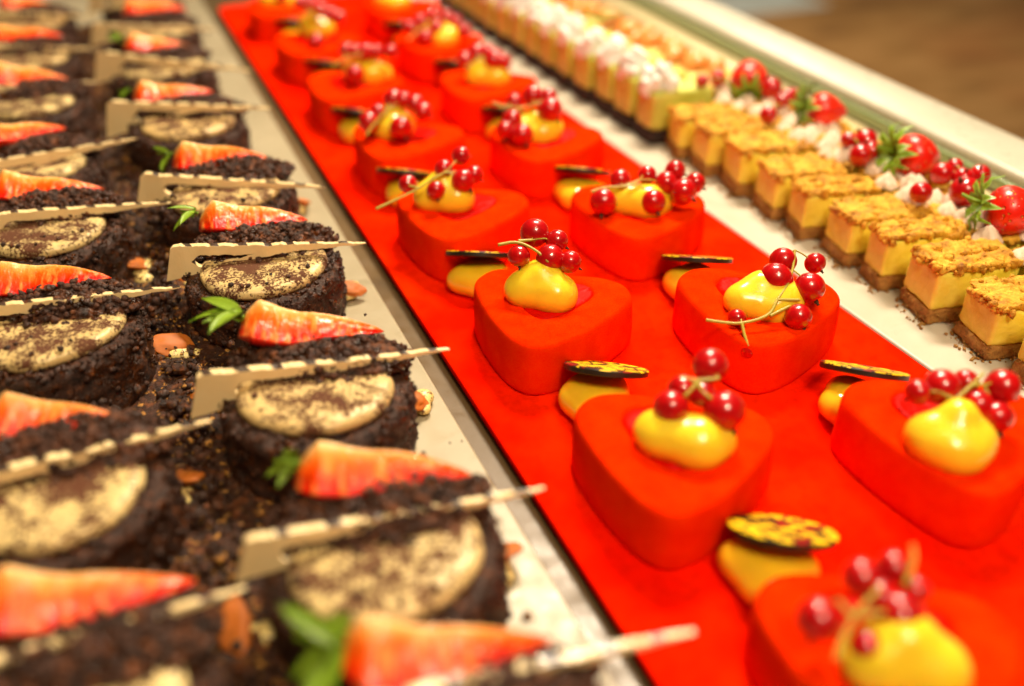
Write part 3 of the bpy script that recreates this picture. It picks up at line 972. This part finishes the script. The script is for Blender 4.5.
for side, rows in (('right', RIGHT), ('left', LEFT)):
    for i, (c, s, a, b, wv, lv, tall, w) in enumerate(rows):
        r = random.Random(i + (40 if side == 'left' else 0))
        k = r.randrange(3)
        rz = r.uniform(-.22, .1) - .15
        t = thing('chocolate_cake', 'round dark chocolate cake under cut strawberry, %s from the camera in the %s chocolate row' % (w, side), 'cake', (c[0], c[1], 0), (0, 0, rz), 'round chocolate cakes on the beige slab')
        t.scale = (1.1, 1.1, r.uniform(.97, 1.03))
        t.rotation_euler = (R(r.uniform(-2, 2.5)), R(r.uniform(-2.5, 2.5)), rz)
        link('sponge', ME['sponge'][k], M['sponge'], t, (0, 0, 0), (0, 0, r.random() * 6))
        link('cream_disc', ME['cdisc'][(k + 1) % 3], M['cream_cocoa'], t, (0, 0, 0), (0, 0, r.uniform(-.5, .5)), True, (.94, .94, 1))
        link('crumb_pile', ME['pile'][(k + i) % 3], M['crumb'], t)
        yaw = R(-17 + r.uniform(-7, 7))
        if side == 'left' and i == 4:
            yaw = R(24)
        st = thing('strawberry_wedge', 'cut strawberry %son the %s chocolate cake of the %s row' % ('with leaves ' if lv else '', w, side), 'strawberry',
                   (s[0] - .15, s[1] - .3, 4.05), (R(r.uniform(-6, 8)), R(r.uniform(-3, 7)), yaw), 'cut strawberries on the chocolate cakes')
        link('flesh', ME['wedge'][wv], [M['flesh'], M['skin']], st, (0, 0, 0.0), (0, 0, 0), True, r.uniform(.92, 1.04))
        if lv:
            lf = link('leaves', ME['leaves'][(i + 1) % 4], M['leaf'], st, (-2.3, -.2, .75), (0, R(-10 + r.uniform(-15, 15)), 0), True, 1.3 if i in (0, 2) else .85)
        dx, dy = b[0] - a[0], b[1] - a[1]
        L = math.hypot(dx, dy)
        o = link('chocolate_spike', (lambda q: q[(i + (side == 'left')) % len(q)])(ME['spike_tall' if tall else 'spike']), [M['wc'], M['wcs']], None, (a[0], a[1], 4.75 if tall else 4.55), (0, 0, 0), False,
                 (L / (10.4 if tall else 10.2), 1, 1))
        o.rotation_euler = (Matrix.Rotation(math.atan2(dy, dx), 3, 'Z') @ Matrix.Rotation(R(3 + r.uniform(-2, 2)), 3, 'Y') @ Matrix.Rotation(R(-2 + r.uniform(-4, 4)), 3, 'X')).to_euler()
        md = o.modifiers.new('bevel', 'BEVEL'); md.width = .06 * S; md.segments = 2; md.limit_method = 'ANGLE'; md.angle_limit = R(50)
        tag(o, 'striped white chocolate spike on the %s chocolate cake of the %s row' % (w, side), 'chocolate decoration', 'striped white chocolate spikes on the chocolate cakes')

# crumbs and sauce lying in the channels between the chocolate cakes
bm = bmesh.new()
r = random.Random(5)
pts = []
for _ in range(8000):
    x, y = r.gauss(-.6, 1.5), 8 + r.random() * 95
    pts.append(Vector((x, y, .05 + .9 * math.exp(-((x + .6) / 1.3) ** 2) * r.random())))
for _ in range(1500):
    pts.append(Vector((r.uniform(.5, 7.4), 8 + r.random() * 95, r.random() * .3)))
for _ in range(900):
    pts.append(Vector((r.uniform(-9, -2), 8 + r.random() * 95, r.random() * .5)))
for rows_ in (RIGHT, LEFT):
    for qa, qb in zip(rows_, rows_[1:]):
        mx, my = (qa[0][0] + qb[0][0]) / 2, (qa[0][1] + qb[0][1]) / 2
        gp = max(.6, (qb[0][1] - qa[0][1] - 7) / 2 + .8)
        for _ in range(420):
            pts.append(Vector((mx + r.gauss(0, 1.5), my + r.gauss(0, gp * .6), r.random() ** 1.5 * 1.9)))
add_crumbs(bm, pts, .1, .75, 0, r)
rl = []
for j in range(120):
    y = 6 + j * .85
    rl.append([Vector((-.6 + 3.0 * q, y, -.01 + max(0, 1 - q * q) * (.5 + .35 * fbm(Vector((q * 2, y * .6, 1)), 3)))) for q in [k / 8 - 1 for k in range(17)]])
rings(bm, rl, False, False, closed=False)
o = link('chocolate_crumbs', tomesh(bm, 'chocolate_crumbs'), M['channel'])
o['kind'] = 'stuff'
tag(o, 'loose dark chocolate crumbs scattered between the chocolate cakes', 'crumbs')

GARN = [((-1.0, 39.6), 1.3, 'beside the third cake of the left row'), ((-1.1, 29.6), 1.25, 'between the second left and third right cakes'),
        ((-.3, 21.8), 1.2, 'left of the second right cake'), ((8.7, 31.6), 1.0, 'right of the third right cake'),
        ((8.3, 21.5), 1.0, 'right of the second right cake'), ((.4, 46.6), 1.0, 'behind the fourth right cake'),
        ((-1.3, 48.9), 1.2, 'beside the fourth cake of the left row'), ((.4, 36.0), .9, 'behind the leaves of the third right strawberry'),
        ((8.6, 42.4), .9, 'right of the fourth right cake'), ((8.2, 54.0), 1.0, 'right of the fifth right cake'),
        ((-1.0, 15.0), 1.2, 'at the bottom edge')]
def caramel_mesh(seed):
    bm = bmesh.new()
    bmesh.ops.create_icosphere(bm, subdivisions=4, radius=1)
    for v in bm.verts:
        n = v.co.normalized()
        v.co = Vector((n.x * 1.3, n.y * .85, n.z * .32)) * (1 + .35 * fbm(n * .8 + Vector((seed * 3, 0, 0)), 2))
    return tomesh(bm, 'caramel_piece')
ME['garn'] = [lobed(61, [(-.8, 0, .2, .7), (.3, .2, .25, .8), (1.1, -.2, .15, .5)], .8), lobed(67, [(-.6, .3, .2, .8), (.5, -.2, .2, .7), (.2, .8, .15, .5)], .8)]
ME['caramel'] = [caramel_mesh(k) for k in range(3)]
for i, (p, s, w) in enumerate(GARN):
    t = thing('cream_garnish', 'cream dab with orange caramel piece, ' + w, 'garnish', (p[0], p[1], .25), (0, 0, i * 1.3), 'cream and caramel dabs between the chocolate cakes')
    link('cream', ME['garn'][i % 2], M['cream_speck'], t, (0, 0, -.1), (0, 0, 0), True, s * .85)
    link('caramel_piece', ME['caramel'][i % 3], M['caramel'], t, (.3, .3, .42 * s), (.35, .25, i), True, s * .62)

# ------------------------------------------------------------------ crumble squares on the white plate
def slab_part(w, d, z0, z1, seed, amp=.05, inset=0, step=.17, ys=0):
    bm = bmesh.new()
    w, d = w - 2 * inset, d - 2 * inset
    bmesh.ops.create_cube(bm, size=1)
    for v in bm.verts:
        v.co = Vector((v.co.x * w, v.co.y * d, v.co.z * (z1 - z0)))
    def cuts(ax, ln):
        n = max(1, int(ln / step))
        for k in range(1, n):
            co = Vector((0, 0, 0)); co[ax] = -ln / 2 + ln * k / n
            no = Vector((0, 0, 0)); no[ax] = 1
            bmesh.ops.bisect_plane(bm, geom=list(bm.verts) + list(bm.edges) + list(bm.faces), plane_co=co, plane_no=no)
    cuts(0, w); cuts(1, d); cuts(2, z1 - z0)
    for v in bm.verts:
        p = v.co.copy()
        hx, hy, hz = w / 2, d / 2, (z1 - z0) / 2
        # soften corners
        for a, b, ha, hb in ((0, 1, hx, hy), (0, 2, hx, hz), (1, 2, hy, hz)):
            if abs(p[a]) > ha - .06 and abs(p[b]) > hb - .06:
                v.co[a] *= 1 - .05 / ha
                v.co[b] *= 1 - .05 / hb
        n = Vector((p.x / hx, p.y / hy, p.z / hz))
        n = Vector((n.x ** 5, n.y ** 5, n.z ** 5)).normalized()
        v.co += n * amp * (fbm(Vector((p.x, p.y, p.z)) * 1.5 + Vector((seed * 7, 3, 1)), 4))
        v.co.z += (z0 + z1) / 2
    return bm
def crumble_cake(seed, w=4.6, d=3.0):
    r = random.Random(seed)
    a = slab_part(w, d, .02, .85, seed, .10)
    pts = []
    for _ in range(120):
        side = r.random()
        z = .02 + r.random() * .9
        if side < .5:
            pts.append(Vector((-w / 2, r.uniform(-d / 2, d / 2), z)))
        else:
            pts.append(Vector((r.uniform(-w / 2, w / 2), -d / 2, z)))
    for _ in range(50):
        pts.append(Vector((r.uniform(-w / 2 - .5, w / 2), -d / 2 - r.random() * .3, .06)) if r.random() < .3 else Vector((-w / 2 - r.random() ** 2 * .6, r.uniform(-d / 2, d / 2), .06)))
    add_crumbs(a, pts, .07, .26, 0, r)
    b = slab_part(w, d, .86, 2.88, seed + 1, .05, .04)
    c = slab_part(w, d, 2.89, 3.2, seed + 2, .24, .02, .12)
    pts = []
    for _ in range(75):
        pts.append(Vector((r.uniform(-w / 2, w / 2), r.uniform(-d / 2, d / 2), 3.14 + r.random() * .08)))
    for _ in range(60):
        pts.append(Vector((-w / 2 - .02, r.uniform(-d / 2, d / 2), r.uniform(2.85, 3.2))) if r.random() < .5 else Vector((r.uniform(-w / 2, w / 2), -d / 2 - .02, r.uniform(2.85, 3.2))))
    add_crumbs(c, pts, .10, .6, 0, r)
    return tomesh(a, 'biscuit_base'), tomesh(b, 'filling'), tomesh(c, 'crumble_top')
CC = [crumble_cake(k * 10) for k in range(3)]
def put_crumble(x, y, rz, k, label, group, sx=1, sy=1):
    t = thing('crumble_square', label, 'cake', (x, y, -.05), (0, 0, rz), group)
    q = random.Random(int(x * 31 + y * 17))
    t.scale = (sx, sy, q.uniform(.94, 1.05))
    t.rotation_euler = (R(q.uniform(-1.2, 1.2)), R(q.uniform(-1, 1)), rz)
    link('biscuit_base', CC[k][0], M['biscuit'], t)
    link('filling', CC[k][1], M['filling'], t)
    link('crumble_top', CC[k][2], M['crumble'], t)
    return t
ORD = ['nearest', 'second', 'third', 'fourth', 'fifth', 'sixth', 'seventh', 'eighth', 'ninth', 'tenth', 'eleventh']
YN = [20.2, 23.6, 27.3, 30.9, 33.8, 37.4, 40.5, 44.0, 47.8, 51.1, 54.5]   # near edge of each square
for i in range(10):
    gap = 1.0 - .05 * i if i < 8 else .55
    d = YN[i + 1] - YN[i] - gap
    w = 4.6
    put_crumble(35.35 + w / 2 + .1 * math.sin(i * 2.1), YN[i] + d / 2 + .1, R(-13 + 3 * math.sin(i * 3.3)), i % 3,
                'plain yellow crumble square, %s from the camera in the front crumble row' % ORD[i], 'crumble squares in the front row', 1, d / 3.0)
YB = [21.5, 25.2, 29.0, 32.8, 36.6, 40.4, 44.2, 48.0, 51.8, 55.6]
def cream_mesh(seed):
    bm = bmesh.new()
    r = random.Random(seed)
    for j in range(7):
        cx, cy = r.uniform(-1.7, .9), -1.6 + 3.2 * j / 6 + r.uniform(-.2, .2)
        R0 = r.uniform(.5, .78)
        n0 = len(bm.verts)
        rl = []
        for i in range(12):
            u = i / 11
            rr = R0 * (1 - u ** 1.6) + .03
            ring = []
            for k in range(30):
                a = 2 * math.pi * k / 30
                w = 1 + .16 * abs(math.sin(a * 3.0 + u * 3.5)) - .08
                ring.append(Vector((cx + rr * w * math.cos(a), cy + rr * w * math.sin(a), u * R0 * 1.35 + .05 * noise.noise(Vector((a, u * 4, seed))))))
            rl.append(ring)
        rings(bm, rl)
    return tomesh(bm, 'whipped_cream')
ME['cream'] = [cream_mesh(k) for k in range(3)]
for i, y in enumerate(YB):
    t = put_crumble(42.4, y + 1.6, R(-5 + 3 * math.sin(i * 1.7)), (i + 1) % 3, 'crumble square topped with cream, %s from the camera in the rear crumble row' % ORD[i], 'cream topped crumble squares in the rear row', .98, 1.08)
    link('whipped_cream', ME['cream'][i % 3], M['cream'], t, (-.9, 0, 3.05), (0, 0, i * .3 - .5))

def whole_strawberry():
    bm = bmesh.new()
    rl = []
    for i in range(28):
        u = i / 27
        rr = 1.5 * math.sin(math.pi * min(1, .06 + .94 * u ** .72)) ** .75 * (1 - .12 * u)
        rl.append([Vector((u * 3.2, rr * math.cos(2 * math.pi * k / 36), rr * math.sin(2 * math.pi * k / 36) * .95)) for k in range(36)])
    rings(bm, rl)
    me = tomesh(bm, 'strawberry_body')
    bm = bmesh.new()
    r = random.Random(3)
    for k in range(11):
        a = 2 * math.pi * k / 11 + r.uniform(-.2, .2)
        L = r.uniform(1.0, 1.7)
        # leaf radiates from the top and curls back
        rows = []
        for i in range(7):
            u = i / 6
            w = .48 * math.sin(math.pi * (.1 + .88 * u)) ** .8
            rr = .1 + L * u
            x = -.05 - .55 * math.sin(u * 2.2) + .75 * u * u * r.uniform(.2, 1)
            rows.append([Vector((x, rr * math.cos(a) - s * w * math.sin(a) * .5, rr * math.sin(a) + s * w * math.cos(a) * .5)) for s in (-1, 0, 1)])
        v = [[bm.verts.new(p) for p in row] for row in rows]
        for p, q in zip(v, v[1:]):
            for j in range(2):
                bm.faces.new((p[j], p[j + 1], q[j + 1], q[j]))
    tube(bm, [(0.1, 0, 0), (-.6, .1, .1), (-1.1, .3, .2)], .12, .08)
    bmesh.ops.solidify(bm, geom=list(bm.faces), thickness=.04)
    return me, tomesh(bm, 'leaves')
WS = whole_strawberry()
FR = [  # position, yaw (direction of the tip), pitch, scale, label
 ((41.3, 30.2, 4.3), R(-35), .1, .95, 'dark red whole strawberry with leaves at the right edge, nearest one'),
 ((42.2, 38.0, 4.3), R(-10), .15, .95, 'bright orange red whole strawberry with leaves behind the sixth crumble square'),
 ((42.8, 46.8, 4.2), R(-20), .1, .85, 'whole strawberry third from the camera among the redcurrants'),
 ((42.2, 54.2, 4.1), R(60), -.5, .95, 'farthest whole strawberry, mostly hidden by its big leaf rosette'),
]
for p, yaw, pit, sc, w in FR:
    t = thing('strawberry', w, 'strawberry', p, (0, pit, yaw), 'whole strawberries on the cream topped crumble squares')
    link('body', WS[0], M['skin'], t, (-.9, 0, 0), (0, 0, 0), True, sc)
    link('leaves', WS[1], M['leaf'], t, (-1.0, 0, .1), (0, 0, 0), True, 1.15)
BB = [  # clusters of currants on the rear row
 ([(39.6, 34.3, .62)], 'single round redcurrant beside the nearest cluster on the cream'),
 ([(42.4, 35.6, .68), (43.6, 35.9, .5), (41.7, 33.2, .85), (44.0, 34.4, .6), (43.1, 34.7, .6)], 'cluster of redcurrants between the two nearest whole strawberries'),
 ([(40.0, 39.7, .7), (41.6, 41.2, .75), (41.0, 40.0, .65), (40.8, 41.8, .5)], 'cluster of redcurrants left of the bright orange red strawberry'),
 ([(39.2, 47.8, .6), (42.3, 49.9, .62), (43.1, 50.3, .6), (41.6, 49.6, .5)], 'redcurrants in front of the farthest whole strawberry'),
 ([(40.6, 55.8, .62), (38.9, 55.4, .5), (42.8, 52.4, .8)], 'redcurrants beside the big leaf rosette at the end of the crumble row'),
]
for i, (bs, w) in enumerate(BB):
    c = (sum(b[0] for b in bs) / len(bs), sum(b[1] for b in bs) / len(bs), 3.4)
    if len(bs) == 1:
        o = link('redcurrant', ME['berry'], M['currant'], None, (bs[0][0], bs[0][1], 3.9), (2.4, .3, 0), True, bs[0][2])
        tag(o, w, 'redcurrant')
        continue
    t = thing('redcurrant_cluster', w, 'redcurrants', c, (0, 0, 0), 'redcurrants on the cream topped crumble squares')
    bm = bmesh.new()
    for j, b in enumerate(bs):
        p = (b[0] - c[0], b[1] - c[1], .65 + .15 * (j % 2))
        blossom(link('berry', ME['berry'], M['currant'], t, p, (2.3 + .2 * j, .4, j), True, b[2]))
        tube(bm, [(0, 0, .5), (p[0] / 2, p[1] / 2, 1.1), p], .06, .05, 6)
    link('stem', tomesh(bm, 'stem'), M['stem'], t)

# ------------------------------------------------------------------ meringue slices farther along the same plate
def meringue_slice(seed):
    r = random.Random(seed)
    a = slab_part(5.1, 3.0, .02, .95, seed, .08, -.05, .35)
    b = slab_part(5.0, 2.75, .96, 3.6, seed + 1, .06, .05, .3)
    for v in b.verts:
        if v.co.x < -2:
            v.co.x += .06 * math.sin(v.co.y * 5)
    c = bmesh.new()
    for cx, cy, q0 in ((-1.75 + r.uniform(-.15, .15), -.1 + r.uniform(-.3, .3), 1.05), (-.9, .55 * r.choice((-1, 1)), .75), (-1.3, r.uniform(-.3, .3), .8)):
        rl = []
        top = 3.85 + (1.25 if q0 == .8 else 0) * .5
        for i in range(18):
            t = -.6 + (math.pi / 2 + .58) * i / 17
            ring = []
            for k in range(36):
                q = 2 * math.pi * k / 36
                v = Vector((math.cos(t) * math.cos(q), math.cos(t) * math.sin(q), math.sin(t)))
                v *= q0 * (1 + .42 * fbm(v * 1.5 + Vector((seed * 3, cx, 0)), 3))
                ring.append(Vector((cx + v.x, cy + v.y, top + v.z)))
            rl.append(ring)
        rings(c, rl)
    return tomesh(a, 'base'), tomesh(b, 'filling'), tomesh(c, 'meringue')
MS = [meringue_slice(k * 5 + 1) for k in range(5)]
ORD2 = ['first', 'second', 'third', 'fourth', 'fifth', 'sixth', 'seventh', 'eighth', 'ninth', 'tenth', 'eleventh', 'twelfth', 'thirteenth', 'fourteenth']
M['blackbase'] = crumbly('black_chocolate_base', (.008, .004, .003), (.02, .009, .006), (.04, .018, .01), 2.0)
for i in range(14):
    r = random.Random(i + 300)
    t = thing('meringue_slice', 'pale yellow slice with black base and white meringue, %s beyond the crumble squares' % ORD2[i], 'cake',
              (37.3 + r.uniform(-.12, .12), 56.4 + 3.45 * i, -.05), (0, 0, R(-3 + r.uniform(-3, 3))), 'meringue topped slices in a row')
    t.scale = (1, 1, 1.1 + r.uniform(-.04, .04))
    link('base', MS[i % 5][0], M['blackbase'], t)
    link('filling', MS[i % 5][1], M['pale_filling'], t)
    link('meringue', MS[i % 5][2], M['meringue'], t)
def pastry(seed):
    a = slab_part(4.2, 3.3, .02, 3.3, seed, .12, 0, .4)
    b = bmesh.new()
    r = random.Random(seed)
    for j in range(3):
        cx, cy, ang = r.uniform(-1.3, .9), -1.1 + j * 1.1, r.uniform(-.5, .9)
        rl = []
        for i in range(11):
            u = i / 10
            bow = Vector((cx + (u - .5) * 2.6 * math.cos(ang), cy + (u - .5) * 2.6 * math.sin(ang), 3.45 + .5 * math.sin(math.pi * u)))
            q = .06 + .42 * math.sin(math.pi * u) ** .6
            rl.append([bow + Vector((-math.sin(ang) * q * math.cos(s), math.cos(ang) * q * math.cos(s), q * math.sin(s) * 1.1)) for s in [2 * math.pi * k / 14 for k in range(14)]])
        rings(b, rl)
    return tomesh(a, 'pastry'), tomesh(b, 'peach_slices')
PS = [pastry(k * 3) for k in range(3)]
for i in range(12):
    t = thing('fruit_pastry', 'yellow pastry topped with orange fruit, %s one behind the white meringues' % ORD2[i], 'pastry',
              (42.4, 60.4 + 3.6 * i, -.05), (0, 0, R(-4 + (i * 7 % 5))), 'fruit topped pastries behind the meringue slices')
    link('pastry', PS[i % 3][0], M['pastry'], t)
    link('peach_slices', PS[i % 3][1], M['peach'], t)
bm = bmesh.new()
for k in range(3):
    leaf_mesh(bm, 2.4, 1.1, Vector((0, 0, 0)), k * 2.1, .3, .2)
bmesh.ops.solidify(bm, geom=list(bm.faces), thickness=.04)
tag(link('mint_leaf', tomesh(bm, 'mint_leaf'), M['leaf'], None, (39.9, 73.5, 4.3)), 'green mint leaf lying among the white meringues', 'leaf')

# ------------------------------------------------------------------ lamps
def area(name, loc, size, power, col, target=(16, 35, 0), shape='DISK'):
    l = bpy.data.lights.new(name, 'AREA')
    l.shape = shape
    l.size = size * S
    if shape == 'RECTANGLE':
        l.size_y = size * S * .4
    l.energy = power
    l.color = col
    o = bpy.data.objects.new(name, l)
    C.objects.link(o)
    o.location = [c * S for c in loc]
    o.rotation_euler = (Vector(target) - Vector(loc)).to_track_quat('-Z', 'Y').to_euler()
    return o
area('ceiling_panel_lamp', (56, 88, 105), 38, 27, (1, .84, .62), shape='RECTANGLE')
area('added_front_fill', (5, -45, 125), 36, 13, (1, .80, .53))  # unseen fill, added to brighten the sides that face the camera
area('added_floor_fill', (250, 330, 160), 120, 60, (1, .80, .55), (250, 331, -90))  # unseen fill, added only to brighten the floor behind the case
LR = random.Random(2)
for k in range(9):
    l = bpy.data.lights.new('chandelier_bulb', 'POINT')
    l.energy = 1.6
    l.color = (1, .82, .56)
    l.shadow_soft_size = .010
    o = bpy.data.objects.new('chandelier_bulb', l)
    C.objects.link(o)
    a = 2 * math.pi * k / 9
    q = .30 if k % 2 else .14
    o.location = (.16 + q * math.cos(a) * LR.uniform(.7, 1), -.10 + q * math.sin(a) * LR.uniform(.7, 1), 1.0 + LR.uniform(-.08, .08))

w = bpy.data.worlds.new('World')
bpy.context.scene.world = w
w.use_nodes = True
bg = w.node_tree.nodes['Background']
bg.inputs[0].default_value = (1, .70, .42, 1)
bg.inputs[1].default_value = .05

# ------------------------------------------------------------------ camera
cam = bpy.data.cameras.new('Camera')
co = bpy.data.objects.new('Camera', cam)
C.objects.link(co)
cam.sensor_width = 36
cam.lens = 910 / 1024 * 36
p, y = R(33.5), R(23.2)
fw = Vector((math.sin(y) * math.cos(p), math.cos(y) * math.cos(p), -math.sin(p)))
co.location = (0, 0, .25)
co.rotation_euler = fw.to_track_quat('-Z', 'Y').to_euler()
cam.clip_start = .01
cam.clip_end = 50
cam.dof.use_dof = True
cam.dof.focus_distance = .43
cam.dof.aperture_fstop = 2.9
sc = bpy.context.scene
sc.camera = co
sc.view_settings.view_transform = 'Standard'
sc.view_settings.look = 'None'
sc.view_settings.exposure = 0
sc.render.engine = 'CYCLES'
sc.cycles.use_denoising = True
sc.cycles.max_bounces = 8
sc.cycles.sample_clamp_indirect = 6
